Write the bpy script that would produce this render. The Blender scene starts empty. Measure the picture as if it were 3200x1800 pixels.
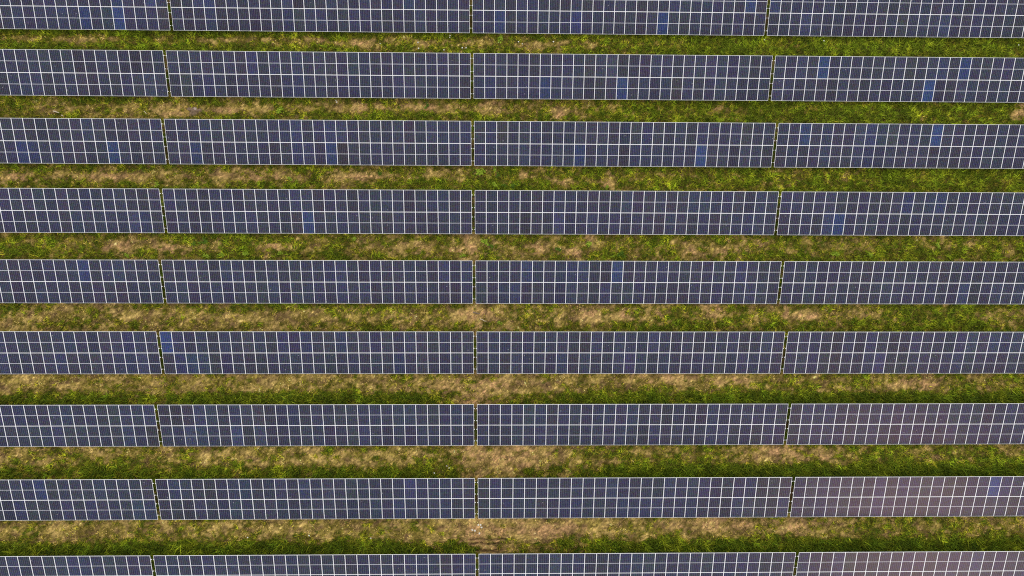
import bpy, math, random
import numpy as np
rng = np.random.default_rng(7)
random.seed(7)
scene = bpy.context.scene
col = scene.collection

# ------------------------------------------------------------------ helpers
def link(name, mesh, mat=None, parent=None, loc=(0, 0, 0), rot=(0, 0, 0)):
    o = bpy.data.objects.new(name, mesh)
    col.objects.link(o)
    if mat is not None and mesh is not None:
        for m in (mat if isinstance(mat, (list, tuple)) else [mat]):
            mesh.materials.append(m)
    if parent is not None:
        o.parent = parent
    o.location = loc
    o.rotation_euler = rot
    return o

def tag(o, label=None, cat=None, group=None, kind=None):
    if label: o['label'] = label
    if cat: o['category'] = cat
    if group: o['group'] = group
    if kind: o['kind'] = kind
    return o

class MB:
    """collects boxes and tubes; build() links them as one mesh object"""
    def __init__(s): s.v = []; s.f = []
    def box(s, c, d, m=None):
        i = len(s.v); x, y, z = c; a, b, h = d[0] / 2, d[1] / 2, d[2] / 2
        for dz in (-h, h):
            for dx, dy in ((-a, -b), (a, -b), (a, b), (-a, b)):
                s.v.append((x + dx, y + dy, z + dz))
        for q in ((3, 2, 1, 0), (4, 5, 6, 7), (0, 1, 5, 4), (1, 2, 6, 5), (2, 3, 7, 6), (3, 0, 4, 7)):
            s.f.append(tuple(i + k for k in q))
    def tube(s, p0, p1, r0, r1, n=7):
        p0 = np.array(p0, float); p1 = np.array(p1, float); d = p1 - p0; d /= np.linalg.norm(d)
        a = np.cross(d, [0, 0, 1.0] if abs(d[2]) < .9 else [1.0, 0, 0]); a /= np.linalg.norm(a); b = np.cross(d, a)
        i = len(s.v)
        for p, r in ((p0, r0), (p1, r1)):
            for k in range(n):
                t = 2 * math.pi * k / n
                s.v.append(tuple(p + r * (math.cos(t) * a + math.sin(t) * b)))
        for k in range(n):
            s.f.append((i + k, i + (k + 1) % n, i + n + (k + 1) % n, i + n + k))
        s.f.append(tuple(i + n - 1 - k for k in range(n))); s.f.append(tuple(i + n + k for k in range(n)))
    def mesh(s, name):
        m = bpy.data.meshes.new(name); m.from_pydata(s.v, [], s.f); m.update(); return m
    def build(s, name, mat, parent=None, **k):
        return link(name, s.mesh(name), mat, parent, **k)

def lattice(seed, n=256):
    return np.random.default_rng(seed).random((n, n))
def vnoise(x, y, seed, n=256):
    g = lattice(seed, n)
    xi = np.floor(x).astype(int); yi = np.floor(y).astype(int)
    fx = x - xi; fy = y - yi
    fx = fx * fx * (3 - 2 * fx); fy = fy * fy * (3 - 2 * fy)
    a = g[xi % n, yi % n]; b = g[(xi + 1) % n, yi % n]; c = g[xi % n, (yi + 1) % n]; d = g[(xi + 1) % n, (yi + 1) % n]
    return (a * (1 - fx) + b * fx) * (1 - fy) + (c * (1 - fx) + d * fx) * fy
def fbm(x, y, s, seed, octv=4, gain=.55):
    t = 0; w = 0; a = 1.0
    for k in range(octv):
        t = t + a * vnoise(x / s + 17.3 * k, y / s - 9.1 * k, seed + k); w += a; a *= gain; s /= 2.03
    return t / w
def sstep(a, b, x):
    t = np.clip((x - a) / (b - a), 0, 1); return t * t * (3 - 2 * t)

# ------------------------------------------------------------------ layout (metres)
TILT = 0.41779; SLOPE = 4.05; WID = 27.5; GAP = 0.28621; NCOL = 27; H0 = 0.8
YR = [25.4217, 19.0493, 12.7023, 6.3546, 0.0, -6.3338, -12.7018, -19.0578, -25.4684]
ZR = [-0.1057, 0.0757, 0.097, 0.0614, -0.0907, -0.0604, -0.0404, 0.0306, 0.0326]
XR = [-0.3901, -0.2618, -0.1731, -0.0903, 0.0, 0.1123, 0.1778, 0.276, 0.37]
SL = [-0.0008, -0.0013, -0.0016, -0.0015, 0.0004, -0.0008, 0.0005, 0.0022, 0.003]
CT, ST = math.cos(TILT), math.sin(TILT)
# (row, table, column, 1 = upper panel, how blue)
BLUE = [(0, 0, 19, 0, 0.7), (0, 0, 22, 0, 0.9), (0, 0, 22, 1, 0.9), (0, 0, 25, 1, 0.6), (0, 1, 3, 1, 0.5), (0, 1, 10, 0, 0.4), (0, 2, 2, 0, 0.9), (0, 2, 9, 0, 0.7), (0, 2, 17, 0, 1), (0, 2, 25, 1, 1), (0, 3, 0, 1, 0.5),
 (1, 2, 6, 0, 0.6), (1, 2, 13, 0, 0.8), (1, 2, 1, 0, 0.3), (1, 3, 4, 1, 1), (1, 3, 17, 1, 1), (1, 3, 14, 0, 1),
 (2, 0, 14, 0, 0.6), (2, 0, 15, 0, 0.8), (2, 0, 22, 0, 0.9), (2, 0, 17, 0, 0.35), (2, 1, 2, 0, 0.9), (2, 2, 9, 0, 0.85), (2, 2, 5, 1, 0.35), (2, 1, 14, 0, 0.8), (2, 2, 20, 0, 0.9), (2, 3, 2, 1, 0.7), (2, 3, 8, 1, 0.5), (2, 3, 14, 1, 0.9),
 (3, 1, 12, 0, 0.7), (3, 3, 5, 0, 1), (3, 3, 11, 1, 0.5), (3, 3, 14, 1, 0.45),
 (4, 0, 20, 1, 0.8), (4, 2, 4, 1, 0.4), (4, 2, 12, 1, 0.5), (4, 2, 8, 1, 0.3),
 (5, 1, 0, 1, 1), (5, 1, 2, 0, 0.6), (5, 1, 1, 0, 0.4), (5, 0, 24, 0, 0.5), (5, 1, 20, 0, 0.4), (5, 1, 3, 0, 0.4), (5, 3, 2, 0, 0.35), (5, 3, 8, 0, 0.35), (5, 3, 7, 1, 0.4), (5, 3, 18, 1, 0.3), (7, 3, 17, 1, 0.9)]
BLUED = {b[:4]: b[4] for b in BLUE}

# greenness of each grass strip: 3 bands (beside the low edge above, middle, beside the high edge below) x 9 stations
STX = [-43, -31.5, -20, -8.3, 3.4, 15.3, 27.1, 39.1, 51.2]
STRIP = [(25.71, 23.74), (19.34, 17.18), (12.92, 10.6), (6.49, 4.01), (.05, -2.53), (-6.34, -9.11), (-12.77, -15.69), (-19.21, -22.32)]
GREEN = [("888768888", "334325788", "777557888"), ("555446777", "433325676", "446656776"), ("555456677", "333255666", "555575677"),
         ("546445555", "435334454", "556545665"), ("435444455", "222223455", "233435566"), ("222322344", "223314444", "767758888"),
         ("233424454", "343425455", "666749999"), ("222212344", "233323455", "788848999")]
TAN = [(0.22, -1.02, 1.3, 0.41), (0.24, -7.41, 2.75, 0.46), (0.24, -8.42, 1.45, 0.72), (-0.02, -13.85, 0.87, 0.87), (3.72, -13.86, 2.03, 0.87), (0.57, -21.16, 2.46, 1.01), (-11.01, 24.68, 2.03, 0.26), (-10.11, 24.54, 1.74, 0.23), (1.35, 18.58, 1.01, 0.35), (-4.34, 18.48, 1.74, 0.23), (-10.01, 18.44, 1.74, 0.29), (-20.22, 11.91, 2.17, 0.35), (-10.5, 11.75, 1.45, 0.29), (12.25, 11.31, 0.7, 0.52), (4.94, 12.09, 0.72, 0.35), (8.52, 11.32, 0.64, 0.26), (-33.38, 11.64, 1.74, 0.35), (-41.81, 11.6, 1.74, 0.29), (-23.36, 18.05, 1.16, 0.23), (-27.48, 17.87, 1.74, 0.35), (-0.39, 5.34, 0.52, 0.58), (-4.51, 5.09, 0.64, 0.41), (-1.86, 4.89, 0.72, 0.23), (-18.57, 5.35, 0.87, 0.35), (-32.51, 5.25, 0.87, 0.41), (-27.87, 5.11, 0.87, 0.52), (5.81, 5.11, 0.72, 0.35), (9.06, 4.91, 0.58, 0.26), (20.36, 4.94, 0.72, 0.29), (23.05, 4.8, 0.58, 0.23), (10.41, 6.02, 0.41, 0.23), (16.99, -0.26, 0.64, 0.35), (22.32, -0.55, 0.81, 0.43), (14.03, -1.0, 0.87, 0.41), (10.79, -0.86, 0.87, 0.35), (28.7, -0.99, 0.29, 0.72), (30.63, -1.14, 1.01, 0.29), (28.15, -13.42, 2.61, 0.46), (31.66, -13.66, 0.72, 0.41), (40.19, -7.31, 1.74, 0.29), (16.88, -6.85, 2.03, 0.41), (23.63, -7.0, 1.16, 0.29), (21.27, -19.87, 2.9, 0.41), (28.8, -20.04, 1.74, 0.35), (6.29, -20.07, 2.32, 0.52), (51.59, 18.55, 0.58, 0.58), (22.79, 18.57, 0.29, 0.29), (7.96, 17.73, 0.52, 0.26), (42.31, 17.77, 0.43, 0.23)]
GT = np.array([[[int(ch) for ch in b] for b in s] for s in GREEN], float) / 9.0

def soil(x, y):
    """0..1: bare or straw-covered patches"""
    w = fbm(x / 1.6, y, .5, 61, 4, .65) - .5
    t = np.zeros_like(x)
    for cx, cy, a, b in TAN:
        r = ((x - cx) / (a * 1.25)) ** 2 + ((y - cy) / (b * 1.35)) ** 2
        m = r < 6
        t[m] = np.maximum(t[m], np.exp(-r[m] * .8) * np.clip(.72 + 3.2 * w[m], 0, 1.2))
    # the trodden line down the middle gap
    gx = .14 + (12.0 - y) * .0145
    t = np.maximum(t, .75 * np.exp(-((x - gx) / .38) ** 2) * sstep(9, 2, y) * np.clip(.8 + 2.5 * w, 0, 1))
    return np.clip(t, 0, 1)

def greenness(x, y):
    x = np.asarray(x, float); y = np.asarray(y, float)
    base = np.full_like(x, .5)
    cx = np.clip(np.interp(x, STX, np.arange(9)), 0, 7.999); ci = cx.astype(int); cf = cx - ci
    wob = (fbm(x, y, 2.2, 31, 3) - .5)
    for s, (yt, yb) in enumerate(STRIP):
        t = (yt - y) / (yt - yb) + wob * .22
        b = np.clip(np.interp(t, [.14, .5, .74], [0, 1, 2]), 0, 1.9999); bi = b.astype(int); bf = b - bi
        bf = bf * bf * (3 - 2 * bf)
        v = (GT[s][bi, ci] * (1 - cf) + GT[s][bi, ci + 1] * cf) * (1 - bf) + (GT[s][bi + 1, ci] * (1 - cf) + GT[s][bi + 1, ci + 1] * cf) * bf
        inside = (y < yt + .9) & (y > yb - .9)
        fade = np.minimum(sstep(-.35, 0, t), sstep(1.35, 1.0, t))
        base = np.where(inside, .5 * (1 - fade) + v * fade, base)
    n = fbm(x / 1.7, y, .95, 11, 4, .62) - .5
    n2 = fbm(x / 1.3, y, .26, 21, 3, .6) - .5
    g = .5 + 1.4 * (base - .5) - .01 + 1.35 * n + 1.5 * n2
    g = g - .72 * soil(x, y)
    return np.clip(g, -.15, 1.15)

def tallness(x, y):
    """extra height of the rank growth behind the high edges of the lower rows"""
    h = np.zeros_like(x)
    for s in range(4, 8):
        yt, yb = STRIP[s]
        t = (yt - y) / (yt - yb) + (fbm(x, y, 1.6, 41, 3) - .5) * .35
        h = np.maximum(h, sstep(.55, .85, t) * sstep(1.4, 1.1, t) * [.25, .8, .9, 1.0][s - 4])
    return h

# ------------------------------------------------------------------ materials
def newmat(name):
    m = bpy.data.materials.new(name); m.use_nodes = True
    n = m.node_tree.nodes; l = m.node_tree.links
    return m, n, l, n['Principled BSDF']
def math_node(n, l, op, a, b=None, c=None):
    k = n.new('ShaderNodeMath'); k.operation = op
    for i, v in enumerate((a, b, c)):
        if v is None: continue
        if isinstance(v, (int, float)): k.inputs[i].default_value = v
        else: l.new(v, k.inputs[i])
    return k.outputs[0]

def simple(name, rgb, rough=.5, metal=0.0, var=.12, scale=3.0):
    m, n, l, b = newmat(name)
    tc = n.new('ShaderNodeTexCoord'); nz = n.new('ShaderNodeTexNoise'); nz.inputs['Scale'].default_value = scale; nz.inputs['Detail'].default_value = 5
    l.new(tc.outputs['Object'], nz.inputs['Vector'])
    mx = n.new('ShaderNodeMix'); mx.data_type = 'RGBA'
    mx.inputs['A'].default_value = (*[c * (1 - var) for c in rgb], 1); mx.inputs['B'].default_value = (*[min(1, c * (1 + var)) for c in rgb], 1)
    l.new(nz.outputs['Fac'], mx.inputs['Factor']); l.new(mx.outputs['Result'], b.inputs['Base Color'])
    b.inputs['Roughness'].default_value = rough; b.inputs['Metallic'].default_value = metal
    return m

M_FRAME = simple('anodised_frame', (.80, .81, .84), .42, 0, .03)
M_STEEL = simple('galvanised_steel', (.78, .78, .78), .5, 0, .08, 8)
M_BACK = simple('white_backsheet', (.72, .73, .75), .5, 0, .03)

PW = WID / NCOL          # pitch of a panel along the row
PH = SLOPE / 2           # pitch up the slope
FW, FH = PW - .006, PH - .006
FR = .0200               # face width of the frame
GW, GH = FW - 2 * FR, FH - 2 * FR   # glass seen inside the frame

def cells_material():
    m, n, l, b = newmat('solar_cells')
    tc = n.new('ShaderNodeTexCoord'); sp = n.new('ShaderNodeSeparateXYZ'); l.new(tc.outputs['Object'], sp.inputs[0])
    x, y = sp.outputs['X'], sp.outputs['Y']
    cw = (GW - .016) / 6; half = (GH / 2 - .0125 - .008); ch = half / 12
    # columns
    u = math_node(n, l, 'DIVIDE', math_node(n, l, 'ADD', x, (GW - .016) / 2), cw)
    ay = math_node(n, l, 'SUBTRACT', math_node(n, l, 'ABSOLUTE', y), .0125)
    v = math_node(n, l, 'DIVIDE', ay, ch)
    fu = math_node(n, l, 'FRACT', u); fv = math_node(n, l, 'FRACT', v)
    du = math_node(n, l, 'MULTIPLY', math_node(n, l, 'SUBTRACT', .5, math_node(n, l, 'ABSOLUTE', math_node(n, l, 'SUBTRACT', fu, .5))), cw)
    dv = math_node(n, l, 'MULTIPLY', math_node(n, l, 'SUBTRACT', .5, math_node(n, l, 'ABSOLUTE', math_node(n, l, 'SUBTRACT', fv, .5))), ch)
    gap = math_node(n, l, 'MAXIMUM', math_node(n, l, 'LESS_THAN', du, .0032), math_node(n, l, 'LESS_THAN', dv, .0006))
    mid = math_node(n, l, 'LESS_THAN', ay, 0.0)
    edge = math_node(n, l, 'MAXIMUM', math_node(n, l, 'GREATER_THAN', math_node(n, l, 'ABSOLUTE', x), (GW - .016) / 2),
                     math_node(n, l, 'GREATER_THAN', ay, half))
    # busbars
    fb = math_node(n, l, 'FRACT', math_node(n, l, 'MULTIPLY', fu, 5.0))
    bus = math_node(n, l, 'GREATER_THAN', math_node(n, l, 'ABSOLUTE', math_node(n, l, 'SUBTRACT', fb, .5)), .478)
    # hue of each cell
    cb = n.new('ShaderNodeCombineXYZ')
    l.new(math_node(n, l, 'FLOOR', u), cb.inputs[0])
    l.new(math_node(n, l, 'FLOOR', math_node(n, l, 'DIVIDE', y, ch)), cb.inputs[1])
    oi = n.new('ShaderNodeObjectInfo')
    l.new(math_node(n, l, 'MULTIPLY', oi.outputs['Random'], 913.0), cb.inputs[2])
    wn = n.new('ShaderNodeTexWhiteNoise'); wn.noise_dimensions = '3D'; l.new(cb.outputs[0], wn.inputs['Vector'])
    # slow hue drift over the wafers
    geo = n.new('ShaderNodeNewGeometry')
    nz = n.new('ShaderNodeTexNoise'); nz.inputs['Scale'].default_value = 4.5; nz.inputs['Detail'].default_value = 3
    l.new(geo.outputs['Position'], nz.inputs['Vector'])
    mixn = n.new('ShaderNodeMix'); mixn.data_type = 'RGBA'; mixn.inputs['Factor'].default_value = .55
    l.new(wn.outputs['Color'], mixn.inputs['A']); l.new(nz.outputs['Color'], mixn.inputs['B'])
    sub = n.new('ShaderNodeMix'); sub.data_type = 'RGBA'; sub.blend_type = 'OVERLAY'; sub.inputs['Factor'].default_value = .75
    l.new(oi.outputs['Color'], sub.inputs['A']); l.new(mixn.outputs['Result'], sub.inputs['B'])
    m1 = n.new('ShaderNodeMix'); m1.data_type = 'RGBA'; m1.inputs['B'].default_value = (.33, .34, .38, 1)
    l.new(math_node(n, l, 'MULTIPLY', bus, .14), m1.inputs['Factor']); l.new(sub.outputs['Result'], m1.inputs['A'])
    m2 = n.new('ShaderNodeMix'); m2.data_type = 'RGBA'; m2.inputs['B'].default_value = (.25, .26, .31, 1)
    l.new(gap, m2.inputs['Factor']); l.new(m1.outputs['Result'], m2.inputs['A'])
    m25 = n.new('ShaderNodeMix'); m25.data_type = 'RGBA'; m25.inputs['B'].default_value = (.66, .68, .74, 1)
    l.new(mid, m25.inputs['Factor']); l.new(m2.outputs['Result'], m25.inputs['A']); m2 = m25
    vo = n.new('ShaderNodeTexVoronoi'); vo.inputs['Scale'].default_value = 1.1; l.new(geo.outputs['Position'], vo.inputs['Vector'])
    spk = math_node(n, l, 'LESS_THAN', vo.outputs['Distance'], .042)
    m27 = n.new('ShaderNodeMix'); m27.data_type = 'RGBA'; m27.inputs['B'].default_value = (.4, .4, .42, 1)
    l.new(math_node(n, l, 'MULTIPLY', spk, .5), m27.inputs['Factor']); l.new(m2.outputs['Result'], m27.inputs['A']); m2 = m27
    m3 = n.new('ShaderNodeMix'); m3.data_type = 'RGBA'; m3.inputs['B'].default_value = (.010, .011, .016, 1)
    l.new(edge, m3.inputs['Factor']); l.new(m2.outputs['Result'], m3.inputs['A'])
    l.new(m3.outputs['Result'], b.inputs['Base Color'])
    b.inputs['Roughness'].default_value = .25
    b.inputs['IOR'].default_value = 1.45; b.inputs['Specular IOR Level'].default_value = .105
    b.inputs['Specular Tint'].default_value = (1, .40, .24, 1)   # anti-reflection coating
    return m
M_CELL = cells_material()

def attr_mat(name, rough, spec=.3, noise=None, bump=0, transl=0):
    m, n, l, b = newmat(name)
    at = n.new('ShaderNodeAttribute'); at.attribute_name = 'tint'
    c = at.outputs['Color']
    if noise:
        geo = n.new('ShaderNodeNewGeometry')
        nz = n.new('ShaderNodeTexNoise'); nz.inputs['Scale'].default_value = noise; nz.inputs['Detail'].default_value = 6; nz.inputs['Roughness'].default_value = .7
        l.new(geo.outputs['Position'], nz.inputs['Vector'])
        mr = n.new('ShaderNodeMapRange'); mr.inputs['From Min'].default_value = .3; mr.inputs['From Max'].default_value = .7; mr.inputs['To Min'].default_value = .55; mr.inputs['To Max'].default_value = 1.45
        l.new(nz.outputs['Fac'], mr.inputs['Value'])
        mu = n.new('ShaderNodeMix'); mu.data_type = 'RGBA'; mu.blend_type = 'MULTIPLY'; mu.inputs['Factor'].default_value = 1
        l.new(c, mu.inputs['A']); l.new(mr.outputs['Result'], mu.inputs['B']); c = mu.outputs['Result']
        if bump:
            bp = n.new('ShaderNodeBump'); bp.inputs['Strength'].default_value = bump; bp.inputs['Distance'].default_value = .03
            l.new(nz.outputs['Fac'], bp.inputs['Height']); l.new(bp.outputs['Normal'], b.inputs['Normal'])
    l.new(c, b.inputs['Base Color'])
    b.inputs['Roughness'].default_value = rough; b.inputs['Specular IOR Level'].default_value = spec
    return m
M_GROUND = attr_mat('soil_and_turf', .95, .1, 7.0, .6)
M_GRASS = attr_mat('grass_blades', .7, .2)
M_WEED = attr_mat('weed_leaves', .6, .12)

# colours (linear)
C_SOIL = np.array([.135, .083, .036]); C_PINK = np.array([.43, .25, .115]); C_STRAW = np.array([.42, .295, .095])
C_DRY = np.array([.235, .170, .040]); C_OLIVE = np.array([.225, .195, .012]); C_LUSH = np.array([.155, .205, .008]); C_DEEP = np.array([.046, .085, .004]); C_YEL = np.array([.275, .285, .014])
def lerp(a, b, t): return a * (1 - t[:, None]) + b * t[:, None]

# ------------------------------------------------------------------ ground
def build_ground():
    fx = np.arange(-52, 61.01, .16); fy = np.concatenate([np.arange(-33, -22.6, .16), np.arange(-22.6, -20.6, .06), np.arange(-20.6, 37.01, .16)])
    ox = np.array([4000, 2500, 1500, 900, 500, 300, 200, 140, 100, 80, 68])
    xs = np.concatenate([-ox, fx, ox[::-1]]); ys = np.concatenate([-ox, fy, ox[::-1]])
    nx, ny = len(xs), len(ys)
    X, Y = np.meshgrid(xs, ys); x = X.ravel(); y = Y.ravel()
    g = greenness(x, y); s = soil(x, y)
    z = (fbm(x, y, 2.0, 71, 3) - .5) * .08 + (fbm(x, y, .5, 81, 2) - .5) * .05
    near = (np.abs(x) < 66) & (np.abs(y) < 45)
    z = np.where(near, z, 0)
    z0 = z.copy()
    # wheel ruts and a shallow trench near the middle gap of the lowest strip
    def rut(y0, xa, xb, d, w):
        yy = y0 + .05 * np.sin(x * 3.1)
        return -d * np.exp(-((y - yy) / w) ** 2) * sstep(xa - .3, xa + .2, x) * sstep(xb + .5, xb - .3, x)
    z = z + rut(-21.06, -.5, 3.1, .12, .085) + rut(-21.42, -.5, 2.6, .14, .095) + rut(-22.05, -.55, 2.3, .16, .13)
    z = z + rut(-7.55, -1.6, .6, .10, .09) + rut(11.3, -43, -41, .10, .10) + rut(11.75, -13, -10, .07, .1)
    rt = np.clip(-(z - z0) * 9, 0, 1)
    n1 = fbm(x / 2.2, y, .5, 91, 4, .6); n2 = fbm(x, y, .3, 95, 3)
    jit = np.exp(rng.normal(0, .34, len(x)))
    dry = lerp(np.tile(C_SOIL, (len(x), 1)), C_STRAW, sstep(.35, .65, n1))
    dry = lerp(dry, C_PINK, np.clip(s * 1.3, 0, 1) * sstep(.3, .6, n2))
    grn = lerp(np.tile(C_DRY * .45, (len(x), 1)), C_DEEP * 1.0, sstep(.3, .7, n2))
    dry = lerp(dry, np.tile(C_OLIVE * .6, (len(x), 1)), sstep(.42, .6, fbm(x, y, .45, 97, 3)) * .6 * (1 - s))
    c = lerp(dry, grn, sstep(.12, .55, g))
    # bare soil and dark green under the tables, their shade painted into the colour
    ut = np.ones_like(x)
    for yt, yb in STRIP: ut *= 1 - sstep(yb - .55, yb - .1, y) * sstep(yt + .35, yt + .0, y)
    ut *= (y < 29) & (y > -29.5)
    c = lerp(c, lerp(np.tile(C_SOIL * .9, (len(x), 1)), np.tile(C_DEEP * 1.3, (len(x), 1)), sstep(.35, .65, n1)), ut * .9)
    c = lerp(c, np.tile(C_SOIL * .5, (len(x), 1)), rt * .75)
    c = np.clip(c * jit[:, None], 0, 1)
    me = bpy.data.meshes.new('ground')
    i = np.arange(nx * ny).reshape(ny, nx)
    q = np.stack([i[:-1, :-1], i[:-1, 1:], i[1:, 1:], i[1:, :-1]], -1).reshape(-1, 4)
    me.vertices.add(len(x)); me.vertices.foreach_set('co', np.stack([x, y, z], 1).astype(np.float32).ravel())
    me.loops.add(q.size); me.loops.foreach_set('vertex_index', q.ravel().astype(np.int32))
    me.polygons.add(len(q)); me.polygons.foreach_set('loop_start', np.arange(0, q.size, 4, dtype=np.int32)); me.polygons.foreach_set('loop_total', np.full(len(q), 4, np.int32))
    me.update(calc_edges=True)
    a = me.color_attributes.new('tint', 'FLOAT_COLOR', 'POINT')
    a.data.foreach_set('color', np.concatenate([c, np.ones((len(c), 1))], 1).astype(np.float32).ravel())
    me.polygons.foreach_set('use_smooth', np.ones(len(q), bool))
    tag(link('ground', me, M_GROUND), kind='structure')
build_ground()

# ------------------------------------------------------------------ grass and rank growth (uncountable)
def tri_mesh(name, P, C, mat, **kw):
    """P (n,3,3) triangles, C (n,3) colours"""
    n = len(P)
    me = bpy.data.meshes.new(name)
    me.vertices.add(n * 3); me.vertices.foreach_set('co', P.astype(np.float32).ravel())
    me.loops.add(n * 3); me.loops.foreach_set('vertex_index', np.arange(n * 3, dtype=np.int32))
    me.polygons.add(n); me.polygons.foreach_set('loop_start', np.arange(0, n * 3, 3, dtype=np.int32)); me.polygons.foreach_set('loop_total', np.full(n, 3, np.int32))
    me.update(calc_edges=True)
    a = me.color_attributes.new('tint', 'FLOAT_COLOR', 'POINT')
    cc = np.repeat(np.concatenate([np.clip(C, 0, 1), np.ones((n, 1))], 1), 3, 0)
    a.data.foreach_set('color', cc.astype(np.float32).ravel())
    return link(name, me, mat, **kw)

def blades(x, y, h, w, lean, c):
    n = len(x); a = rng.random(n) * 2 * np.pi; b = a + (rng.random(n) - .5) * 1.5 + np.pi / 2
    dx, dy = np.cos(a) * w / 2, np.sin(a) * w / 2
    P = np.zeros((n, 3, 3))
    P[:, 0, 0] = x - dx; P[:, 0, 1] = y - dy; P[:, 1, 0] = x + dx; P[:, 1, 1] = y + dy
    P[:, 2, 0] = x + np.cos(b) * h * lean; P[:, 2, 1] = y + np.sin(b) * h * lean
    P[:, 0, 2] = P[:, 1, 2] = -.02 + rng.random(n) * h * .35
    P[:, 2, 2] = P[:, 0, 2] + h * np.sqrt(np.clip(1 - lean ** 2, .05, 1))
    return P

def scatter(n_per_m2, under):
    X, Y = [], []
    A, B = -50, 58
    yl = [30.5] + [v for s in STRIP for v in (s[0] + .5, s[1] - .9)] + [-26.5]
    n = 0
    for s in STRIP:
        y1, y0 = s[0] + .45, s[1] - .55
        k = int((y1 - y0) * (B - A) * n_per_m2)
        X.append(rng.uniform(A, B, k)); Y.append(rng.uniform(y0, y1, k))
    k = int((B - A) * 62 * under)
    X.append(rng.uniform(A, B, k)); Y.append(rng.uniform(-29, 33, k))
    return np.concatenate(X), np.concatenate(Y)

x, y = scatter(210, 30)
g = greenness(x, y); tl = tallness(x, y)
gut = ((np.abs(y + 21.06) < .12) | (np.abs(y + 21.42) < .12) | (np.abs(y + 22.05) < .16)) & (x > -.6) & (x < 3)
keep = (rng.random(len(x)) < np.clip(.55 + g * .8, .42, 1)) & ~gut
x, y, g, tl = x[keep], y[keep], g[keep], tl[keep]
n = len(x)
u = np.clip(g + (rng.random(n) - .5) * .45, 0, 1.1)
hue = fbm(x, y, .7, 131, 3)
cg = lerp(np.tile(C_STRAW, (n, 1)), C_DRY, sstep(.0, .25, u))
cg = lerp(cg, C_OLIVE, sstep(.2, .45, u)); cg = lerp(cg, C_LUSH, sstep(.5, .8, u)); cg = lerp(cg, C_DEEP, sstep(.7, 1.0, u) * .75 * np.clip(tl + .3, 0, 1))  # deep green of the rank growth, strengthened to paint in the high edges' shadow
cg = lerp(cg, C_YEL, sstep(.5, .75, hue) * .55 * sstep(.3, .6, u))
tuft = lattice(777, 512)[np.floor(x / .17 + .35 * np.sin(y * 9)).astype(int) % 512, np.floor(y / .17 + .35 * np.sin(x * 8)).astype(int) % 512]
cg *= (rng.uniform(.6, 1.45, n) * np.exp((tuft - .5) * 1.4 + (fbm(x, y, .55, 141, 2) - .5) * 1.9))[:, None]
h = (.10 + .18 * np.clip(g, 0, 1)) * rng.uniform(.6, 1.5, n) * (.6 + .8 * tuft) * (1 + .8 * tl * np.clip(g, 0, 1))
w = rng.uniform(.03, .075, n); lean = rng.uniform(.35, .95, n)
tag(tri_mesh('grass', blades(x, y, h, w, lean, cg), cg, M_GRASS), 'mixed green and straw coloured grass growing between the panel rows', 'grass', kind='stuff')

# tall rank clumps
x, y = scatter(26, 2)
g = greenness(x, y); tl = tallness(x, y)
keep = rng.random(len(x)) < np.clip((g - .45) * 1.6, 0, 1) * (.28 + 1.1 * tl)
x, y, g, tl = x[keep], y[keep], g[keep], tl[keep]
m = 9
x = np.repeat(x, m); y = np.repeat(y, m); tl = np.repeat(tl, m); n = len(x)
x = x + rng.normal(0, .09, n); y = y + rng.normal(0, .09, n)
hue = np.repeat(rng.random(n // m), m)
cg = lerp(np.tile(C_LUSH, (n, 1)), C_YEL, sstep(.55, 1, hue) * (1 - .5 * tl)); cg = lerp(cg, C_DEEP, sstep(.85, .2, hue) * np.clip(.30 + .7 * tl, 0, 1))  # clumps also take more deep green as painted shadow behind the high edges
cg *= rng.uniform(.65, 1.4, n)[:, None]
h = (.22 + .26 * tl) * rng.uniform(.6, 1.4, n)
tag(tri_mesh('rank_growth', blades(x, y, h, rng.uniform(.04, .09, n), rng.uniform(.3, .9, n), cg), cg, M_GRASS), 'dense dark green rank growth along the panel edges', 'ground cover', kind='stuff')

# ------------------------------------------------------------------ solar tables
def make_panel_meshes():
    f = MB(); d = .036
    f.box((0, FH / 2 - FR / 2, -d / 2), (FW, FR, d)); f.box((0, -FH / 2 + FR / 2, -d / 2), (FW, FR, d))
    f.box((-FW / 2 + FR / 2, 0, -d / 2), (FR, FH - 2 * FR, d)); f.box((FW / 2 - FR / 2, 0, -d / 2), (FR, FH - 2 * FR, d))
    fm = f.mesh('panel_frame'); fm.materials.append(M_FRAME)
    g = MB(); g.box((0, 0, -.0055), (GW, GH, .006)); gm = g.mesh('solar_panel'); gm.materials.append(M_CELL); gm.materials.append(M_BACK)
    gm.polygons[0].material_index = 1
    return gm, fm
PANEL_M, FRAME_M = make_panel_meshes()
PUR = [.107, .39, .603, .891]
def bar_mesh(name, c, d):
    b = MB(); b.box(c, d); return b.mesh(name)
PURLIN_M = bar_mesh('purlin', (0, 0, 0), (WID + .15, .045, .07)); PURLIN_M.materials.append(M_STEEL)
RAFTER_M = bar_mesh('rafter', (0, 0, 0), (.06, SLOPE * .9, .09)); RAFTER_M.materials.append(M_STEEL)

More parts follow.
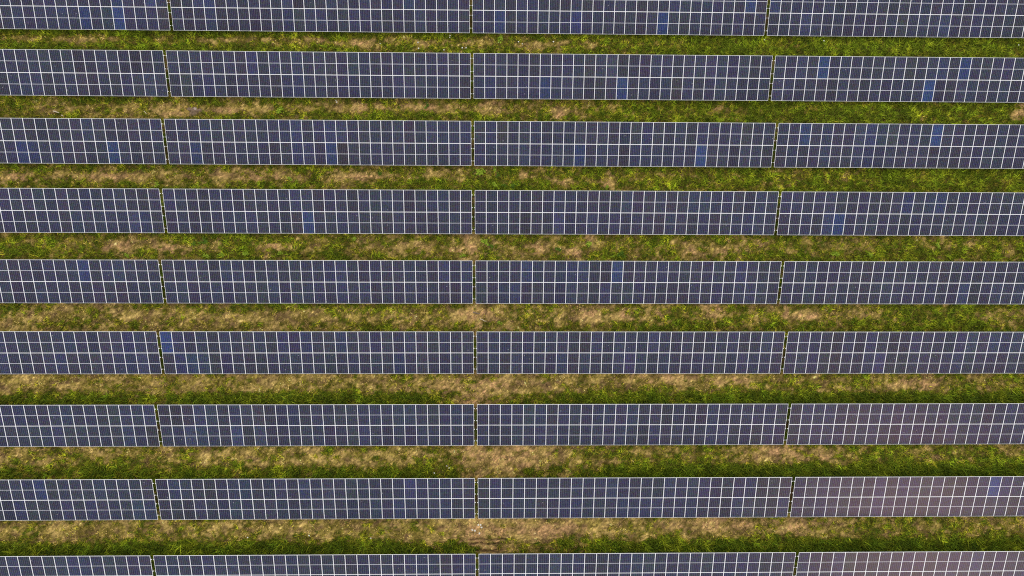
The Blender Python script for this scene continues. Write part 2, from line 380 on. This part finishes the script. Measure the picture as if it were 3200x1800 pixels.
ORD = ['first', 'second', 'third', 'fourth', 'fifth', 'sixth', 'seventh', 'eighth', 'ninth']
COLW = ['leftmost', 'second from left', 'third from left', 'rightmost']
ROWW = ['top row', 'second row', 'third row', 'fourth row', 'middle fifth row', 'sixth row', 'seventh row', 'eighth row', 'bottom row']
def table_label(r, c):
    nb = sum(1 for k in BLUED if k[0] == r and k[1] == c and BLUED[k] > .55)
    look = {0: 'evenly dark', 1: 'dark with one bright blue panel', 2: 'dark with two bright blue panels', 3: 'dark with three bright blue panels'}.get(nb, 'dark with several bright blue panels')
    if (r, c) in ((7, 3), (8, 3), (8, 2)): look = 'reddish glinting' if nb == 0 else 'reddish with one bright blue panel'
    return 'solar table, %s in the %s, %s' % (COLW[c], ROWW[r], look)

def table(r, c):
    root = bpy.data.objects.new('solar_table', None); col.objects.link(root)
    root.empty_display_size = .5
    xc = (c - 2) * (WID + GAP) + GAP / 2 + XR[r] + WID / 2
    root.location = (xc, YR[r], 0); root.rotation_euler = (0, -SL[r], 0)
    tag(root, table_label(r, c), 'solar table', 'solar tables set out in rows across the field')
    z0 = H0 + ZR[r] + SL[r] * xc
    def at(lx, v, off): return (lx, v * SLOPE * CT - off * ST, z0 + v * SLOPE * ST + off * CT)
    for up in (0, 1):
        for k in range(NCOL):
            o = bpy.data.objects.new('solar_panel', PANEL_M); col.objects.link(o); o.parent = root
            o.location = at(-WID / 2 + (k + .5) * PW, (up + .5) / 2, 0)
            o.rotation_euler = (TILT + random.gauss(0, .0016), random.gauss(0, .0016), 0)
            b = BLUED.get((r, c, k, up), 0)
            if b == 0: b = max(0, random.gauss(.05, .07))
            lum = max(.6, random.gauss(1, .10)); j = [lum * random.gauss(1, .075) for _ in range(3)]
            warm = random.gauss(0, .05)
            base = np.array([.0170, .0225, .0430]); blue = np.array([.011, .029, .092])
            cc = (base * (1 - b) + blue * b) * np.array(j) * (1 + warm * np.array([1, .2, -.6]))
            o.color = (*[float(max(.002, q)) for q in cc], 1)
            if b > .5: o['label'] = 'bright blue solar panel' if b > .75 else 'bluish solar panel'
            f = bpy.data.objects.new('panel_frame', FRAME_M); col.objects.link(f); f.parent = o
    for v in PUR:
        o = bpy.data.objects.new('purlin', PURLIN_M); col.objects.link(o); o.parent = root
        o.location = at(0, v, -.075); o.rotation_euler = (TILT, 0, 0)
    for k in range(8):
        lx = -WID / 2 + 1.5 + k * (WID - 3) / 7
        o = bpy.data.objects.new('rafter', RAFTER_M); col.objects.link(o); o.parent = root
        o.location = at(lx, .5, -.158); o.rotation_euler = (TILT, 0, 0)
        for v in (.24, .76):
            p = at(lx, v, -.21); q = MB(); q.box((0, 0, (p[2] - .3) / 2), (.055, .10, p[2] + .3))
            q.build('post', M_STEEL, root, loc=(p[0], p[1], 0))
for r in range(9):
    for c in range(4):
        table(r, c)

# ------------------------------------------------------------------ leafy weeds
def leaf_tris(base, az, ln, wd, el, bend):
    """a broad leaf as four triangles"""
    d = np.array([math.cos(az), math.sin(az), 0]); s = np.array([-math.sin(az), math.cos(az), 0])
    p = np.array(base); out = []
    a = p; m = p + d * ln * .5 * math.cos(el) + np.array([0, 0, ln * .5 * math.sin(el)])
    t = m + d * ln * .5 * math.cos(el - bend) + np.array([0, 0, ln * .5 * math.sin(el - bend)])
    L = m + s * wd / 2 + [0, 0, wd * .12]; R = m - s * wd / 2 + [0, 0, wd * .12]
    return [(a, m, L), (a, R, m), (m, t, L), (m, R, t)]
WTINT = {'bright': ((.16, .25, .012), (.30, .40, .035)), 'dark': ((.045, .095, .006), (.10, .17, .012)), 'yellow': ((.20, .20, .015), (.29, .27, .04))}
def weed(x, y, r, tint, label, seed):
    rd = random.Random(seed)
    root = bpy.data.objects.new('weed', None); col.objects.link(root); root.location = (x, y, 0); root.rotation_euler = (0, 0, rd.random() * 6)
    tag(root, label, 'weed', 'leafy weeds in the grass strips')
    T = []; Cc = []; st = MB()
    a, b = [np.array(q) for q in WTINT[tint]]
    ns = 2 + int(r * 7)
    for s in range(ns):
        ang = rd.random() * 6.28; rr = r * .55 * math.sqrt(rd.random()) if s else 0
        bx, by = rr * math.cos(ang), rr * math.sin(ang); hh = r * rd.uniform(.5, 1.0)
        tx, ty = bx * 1.3 + rd.gauss(0, .04), by * 1.3 + rd.gauss(0, .04)
        st.tube((bx, by, -.03), (tx, ty, hh), .012, .006, 5)
        for k in range(11):
            f = rd.uniform(.25, 1.0)
            ls = leaf_tris((bx + (tx - bx) * f, by + (ty - by) * f, hh * f), k * 2.4 + rd.gauss(0, .3), r * rd.uniform(.38, .62), r * rd.uniform(.13, .22), rd.uniform(.1, .8), rd.uniform(.3, 1.0))
            c = a + (b - a) * rd.random()
            for t in ls: T.append(t); Cc.append(c * rd.uniform(.85, 1.15))
    tri_mesh('leaf_mass', np.array(T), np.array(Cc), M_WEED, parent=root)
    st.build('stem', M_STEM, root)
M_STEM = simple('weed_stem', (.09, .12, .03), .7)
WEEDS = [
 (-29.09, 10.95, .34, 'bright', 'bright green weed at the top of the left gap in the fourth row'),
 (0.38, 12.34, .55, 'bright', 'tall bright weed right of the middle gap, under the third row'),
 (1.81, 12.62, .36, 'bright', 'upright bright weed touching the low edge of the third row'),
 (2.11, 12.05, .32, 'dark', 'low dark weed in the third grass strip below an upright bright one'),
 (1.15, 11.77, .42, 'yellow', 'yellow-green weed in the third grass strip beside the middle gap'),
 (1.9, 11.02, .40, 'bright', 'broad pale-leaved weed above the fourth row near the middle gap'),
 (2.75, 11.06, .38, 'dark', 'dark weed in the third strip, middle of three above the panel edge'),
 (3.5, 11.0, .46, 'dark', 'wide dark weed, right one of three above the fourth row'),
 (12.25, 10.92, .34, 'bright', 'green weed at the foot of a round tan patch, third strip'),
 (33.5, 4.68, .46, 'bright', 'bright star-shaped weed right of the right gap, fourth strip'),
 (36.63, 4.60, .36, 'bright', 'small bright weed in the fourth strip above the fifth row, far right'),
 (43.13, 5.43, .40, 'bright', 'spreading weed in the middle of the fourth strip at far right'),
 (10.52, 5.49, .44, 'bright', 'bright bushy weed in the middle of the fourth strip, centre right'),
 (7.64, 5.06, .40, 'dark', 'dark upright weed among tan patches in the fourth strip'),
 (13.51, 4.6, .48, 'dark', 'large dark weed above the fifth row, right of centre'),
 (12.75, 4.45, .28, 'bright', 'small bright weed beside a large dark one, fourth strip'),
 (-24.7, 5.65, .50, 'dark', 'tall dark weed column in the fourth strip, right of left gap'),
 (-24.48, 4.42, .40, 'bright', 'bright weed above the fifth row, first of four right of left gap'),
 (-23.03, 4.45, .40, 'bright', 'bright weed above the fifth row, second of four right of left gap'),
 (-20.88, 4.48, .42, 'bright', 'bright weed above the fifth row, third of four right of left gap'),
 (-31.69, 4.32, .36, 'bright', 'bright weed hugging the fifth row left of the left gap'),
 (-17.8, 4.67, .34, 'bright', 'bright weed above the fifth row, last of four right of left gap'),
 (-10.93, 6.05, .36, 'bright', 'bright weed under the fourth row midway between left and middle gaps'),
 (0.93, 5.73, .46, 'bright', 'big bright weed under the fourth row right of the middle gap'),
 (1.49, 5.40, .36, 'dark', 'dark-leaved weed touching a big bright one, fourth strip centre'),
 (0.4, 5.07, .32, 'yellow', 'yellowish weed on the trodden soil of the fourth strip'),
 (-1.07, 4.45, .34, 'bright', 'bright weed left of the middle gap above the fifth row'),
 (-25.59, 5.40, .34, 'dark', 'dark weed left of a tall weed column, fourth strip'),
 (-4.49, 18.57, .38, 'dark', 'lone dark weed on tan ground in the second strip'),
 (-18.15, 17.96, .50, 'bright', 'large bright clump weed in the second strip right of earth heap'),
 (2.3, 25.08, .48, 'bright', 'bright star-shaped weed in the top strip right of middle gap'),
 (-8.85, 12.12, .36, 'dark', 'dark weed in the third strip between left and middle gaps'),
 (-17.07, 11.59, .34, 'bright', 'bright weed beside the long tan patch of the third strip'),
 (2.24, -1.72, .34, 'bright', 'bright weed in the fifth strip right of the middle gap'),
]
for i, (wx, wy, wr, wt, wl) in enumerate(WEEDS): weed(wx, wy, wr, wt, wl, 100 + i)

# ------------------------------------------------------------------ white flower heads
M_PETAL = simple('white_petals', (.80, .80, .74), .6); M_STONE = simple('pale_stone', (.62, .58, .50), .8, 0, .2, 12)
def flower_meshes():
    b = MB()
    for k in range(9):
        a = k * .698
        for rr in (.03, .06): b.box((rr * math.cos(a), rr * math.sin(a), .34 + .012 * math.sin(k * 2.1)), (.026, .026, .01))
    b.box((0, 0, .345), (.05, .05, .014))
    s = MB(); s.tube((0, 0, -.03), (0, 0, .335), .006, .004, 5)
    return b.mesh('flower_head'), s.mesh('stem')
FH_M, FS_M = flower_meshes(); FH_M.materials.append(M_PETAL); FS_M.materials.append(M_STEM)
FLOWERS = {'top': [(-2.38, 25.35), (-8.94, 24.52), (-5.39, 24.64), (-5.33, 24.05), (-1.23, 24.14), (-0.87, 24.15), (2.18, 24.71), (4.06, 24.78), (4.42, 24.6), (7.36, 24.81), (-2.41, 25.17), (-2.95, 23.94), (27.46, 25.21), (51.91, 24.88), (33.12, 25.13)],
 'second': [(-12.97, 19.01), (-12.88, 18.82)], 'seventh': [(-2.41, -14.55), (-2.2, -14.72), (-3.52, -15.17)], 'bottom': [(-9.1, -20.83), (-14.54, -20.58), (-19.93, -20.72)]}
for k, L in FLOWERS.items():
    for fx, fy in L:
        o = bpy.data.objects.new('flower', None); col.objects.link(o); o.location = (fx, fy, 0); o.rotation_euler = (0, 0, random.random() * 6)
        s = random.uniform(.65, .95); o.scale = (s, s, s)
        tag(o, 'small white flower head in the %s grass strip' % k, 'flower', 'white flowers of the %s grass strip' % k)
        for nm, me in (('flower_head', FH_M), ('stem', FS_M)):
            c = bpy.data.objects.new(nm, me); col.objects.link(c); c.parent = o

# ------------------------------------------------------------------ stones, sticks, earth heap
def rock(name, x, y, r, h, mat, label, cat, group=None, seed=0, z=0):
    rd = np.random.default_rng(seed); v = []; f = []
    nu, nv = 10, 5
    for j in range(nv):
        ph = math.pi * .5 * j / nv
        for i in range(nu):
            a = 2 * math.pi * i / nu; k = 1 + .35 * (rd.random() - .5)
            v.append((r * k * math.cos(a) * math.cos(ph), r * .8 * k * math.sin(a) * math.cos(ph), h * math.sin(ph) * (1 + .2 * (rd.random() - .5)) - .03))
    v.append((0, 0, h - .03))
    for j in range(nv - 1):
        for i in range(nu):
            f.append((j * nu + i, j * nu + (i + 1) % nu, (j + 1) * nu + (i + 1) % nu, (j + 1) * nu + i))
    for i in range(nu): f.append(((nv - 1) * nu + i, (nv - 1) * nu + (i + 1) % nu, nu * nv))
    f.append(tuple(range(nu))[::-1])
    me = bpy.data.meshes.new(name); me.from_pydata(v, [], f); me.update()
    o = link(name, me, mat, loc=(x, y, z), rot=(0, 0, rd.random() * 6)); tag(o, label, cat, group); return o
M_WHITE = simple('white_stone', (.78, .75, .66), .8, 0, .1, 12)
for i, (sx, sy) in enumerate([(0.43, -19.77), (0.63, -19.77), (0.71, -19.99), (-0.11, -20.21), (0.12, -20.27), (0.52, -20.52)]):
    rock('stone', sx, sy, .10, .16, M_WHITE, 'small white stone in the loose cluster above the bottom middle gap', 'stone', 'white stones by the bottom middle gap', 200 + i)
M_EARTH = simple('brown_earth', (.20, .135, .085), .95, 0, .45, 6)
M_STRAWM = simple('bleached_straw', (.52, .42, .24), .85, 0, .3, 20)
M_WOOD = simple('dead_wood', (.17, .12, .08), .9, 0, .3, 10); M_PALEW = simple('bleached_wood', (.55, .46, .33), .85, 0, .2, 10)
def heap():
    n = 27; gx, gy = np.meshgrid(np.linspace(-1, 1, n), np.linspace(-1, 1, n)); gx = gx.ravel(); gy = gy.ravel()
    a = np.arctan2(gy, gx); R = .72 + .22 * np.sin(3 * a + 1) + .12 * np.sin(5 * a + .4)
    r = np.hypot(gx, gy) / R
    z = .26 * np.exp(-(r * 1.35) ** 2) + .16 * (fbm(gx + 40, gy + 30, .35, 311, 3) - .5) * np.exp(-r ** 2) - .08 * sstep(.8, 1.3, r) - .02
    v = [(float(p) * .85, float(q) * .62, float(h)) for p, q, h in zip(gx, gy, z)]
    f = [(j * n + i, j * n + i + 1, (j + 1) * n + i + 1, (j + 1) * n + i) for j in range(n - 1) for i in range(n - 1)]
    me = bpy.data.meshes.new('earth_heap'); me.from_pydata(v, [], f); me.update()
    tag(link('earth_heap', me, M_EARTH, loc=(-26.15, 17.95, 0)), 'heap of bare brown earth in the second grass strip', 'earth heap')
heap()
rock('stone', -25.98, 18.12, .22, .27, simple('pinkish_stone', (.40, .31, .26), .85, 0, .25, 9), 'pinkish flat stone lying on the brown earth heap', 'stone', None, 302)
def straw_tuft(x, y, label):
    n = 120; a = rng.random(n) * 6.28; rr = .28 * np.sqrt(rng.random(n))
    px = rr * np.cos(a) * 1.5; py = rr * np.sin(a)
    cc = np.tile(C_STRAW * 1.5, (n, 1)) * rng.uniform(.7, 1.2, n)[:, None]
    o = tri_mesh('straw_tuft', blades(px, py, rng.uniform(.15, .35, n), rng.uniform(.03, .06, n), rng.uniform(.5, .95, n), cc), cc, M_GRASS, loc=(x, y, .02))
    tag(o, label, 'straw')
straw_tuft(-26.75, 17.66, 'pale straw tuft at the lower left of the earth heap')
def stick(x0, y0, x1, y1, r, mat, label, name='stick'):
    b = MB(); p = [(x0, y0)]
    for k in (1, 2): p.append((x0 + (x1 - x0) * k / 3 + random.gauss(0, .03), y0 + (y1 - y0) * k / 3 + random.gauss(0, .03)))
    p.append((x1, y1)); ox, oy = x0, y0
    for k in range(3): b.tube((p[k][0] - ox, p[k][1] - oy, .22), (p[k + 1][0] - ox, p[k + 1][1] - oy, .22), r * (1 - .15 * k), r * (1 - .15 * (k + 1)), 7)
    o = b.build(name, mat, loc=(x0, y0, -.06)); tag(o, label, 'stick')
stick(-38.95, 17.80, -38.40, 17.66, .07, M_PALEW, 'pale bleached stick in the second strip, far left')
stick(-38.2, 17.42, -38.02, 17.38, .05, M_PALEW, 'short pale stick chip beside a longer bleached one, far left')
stick(-30.66, 17.88, -30.40, 17.62, .035, M_PALEW, 'thin slanting pale stick left of the earth heap')
stick(-0.15, -0.76, 0.52, -0.88, .085, M_WOOD, 'dark dead branch lying below the middle gap of fifth row', 'dead_branch')
stick(0.50, -1.38, 1.12, -1.56, .04, M_PALEW, 'thin pale stick below the dark dead branch')

# ------------------------------------------------------------------ light, sky, camera
CLOUD = 14.0   # zenith brightness of the cloud sheet, before the 0.1 strength
SUN = np.array([0.4426, -0.7724, 0.4555])
el = math.asin(SUN[2]); az = math.atan2(SUN[0], SUN[1])
w = bpy.data.worlds.new('World'); scene.world = w; w.use_nodes = True
nt = w.node_tree; bg = nt.nodes['Background']
sky = nt.nodes.new('ShaderNodeTexSky'); sky.sky_type = 'NISHITA'; sky.sun_disc = False
sky.sun_elevation = el; sky.sun_rotation = az; sky.air_density = 1.0; sky.dust_density = 1.5; sky.ozone_density = 1.0
# high overcast: cloud brightness rises from the horizon to the zenith, the clear sky glows faintly through
tcw = nt.nodes.new('ShaderNodeTexCoord'); spw = nt.nodes.new('ShaderNodeSeparateXYZ'); nt.links.new(tcw.outputs['Generated'], spw.inputs[0])
mrw = nt.nodes.new('ShaderNodeMapRange'); mrw.inputs['From Min'].default_value = 0; mrw.inputs['From Max'].default_value = 1
mrw.inputs['To Min'].default_value = CLOUD / 3; mrw.inputs['To Max'].default_value = CLOUD
nt.links.new(spw.outputs['Z'], mrw.inputs['Value'])
cw_ = nt.nodes.new('ShaderNodeMix'); cw_.data_type = 'RGBA'; cw_.blend_type = 'MULTIPLY'; cw_.inputs['Factor'].default_value = 1
cw_.inputs['A'].default_value = (1.0, .985, .97, 1); nt.links.new(mrw.outputs['Result'], cw_.inputs['B'])
mxw = nt.nodes.new('ShaderNodeMix'); mxw.data_type = 'RGBA'; mxw.inputs['Factor'].default_value = .93
nt.links.new(sky.outputs[0], mxw.inputs['A']); nt.links.new(cw_.outputs['Result'], mxw.inputs['B'])
nt.links.new(mxw.outputs['Result'], bg.inputs['Color']); bg.inputs['Strength'].default_value = .1
ld = bpy.data.lights.new('sun', 'SUN'); ld.energy = 0.5; ld.angle = math.radians(12); ld.color = (1, .94, .87)
lo = bpy.data.objects.new('sun', ld); col.objects.link(lo)
from mathutils import Vector
lo.rotation_euler = Vector(SUN).to_track_quat('Z', 'Y').to_euler(); lo.location = (20, -40, 60)

cd = bpy.data.cameras.new('camera'); cd.sensor_width = 36; cd.lens = 28.846; cd.clip_end = 9000; cd.clip_start = 1
co = bpy.data.objects.new('camera', cd); col.objects.link(co)
co.location = (1.73703, -5.69183, 75.02531); co.rotation_euler = (0.0954053, -0.022661, -0.00055658)
scene.camera = co
vs = scene.view_settings; vs.view_transform = 'Standard'; vs.look = 'None'; vs.gamma = 1; vs.use_curve_mapping = False; vs.exposure = 0.5
scene.cycles.use_denoising = False; scene.cycles.filter_width = 1.15
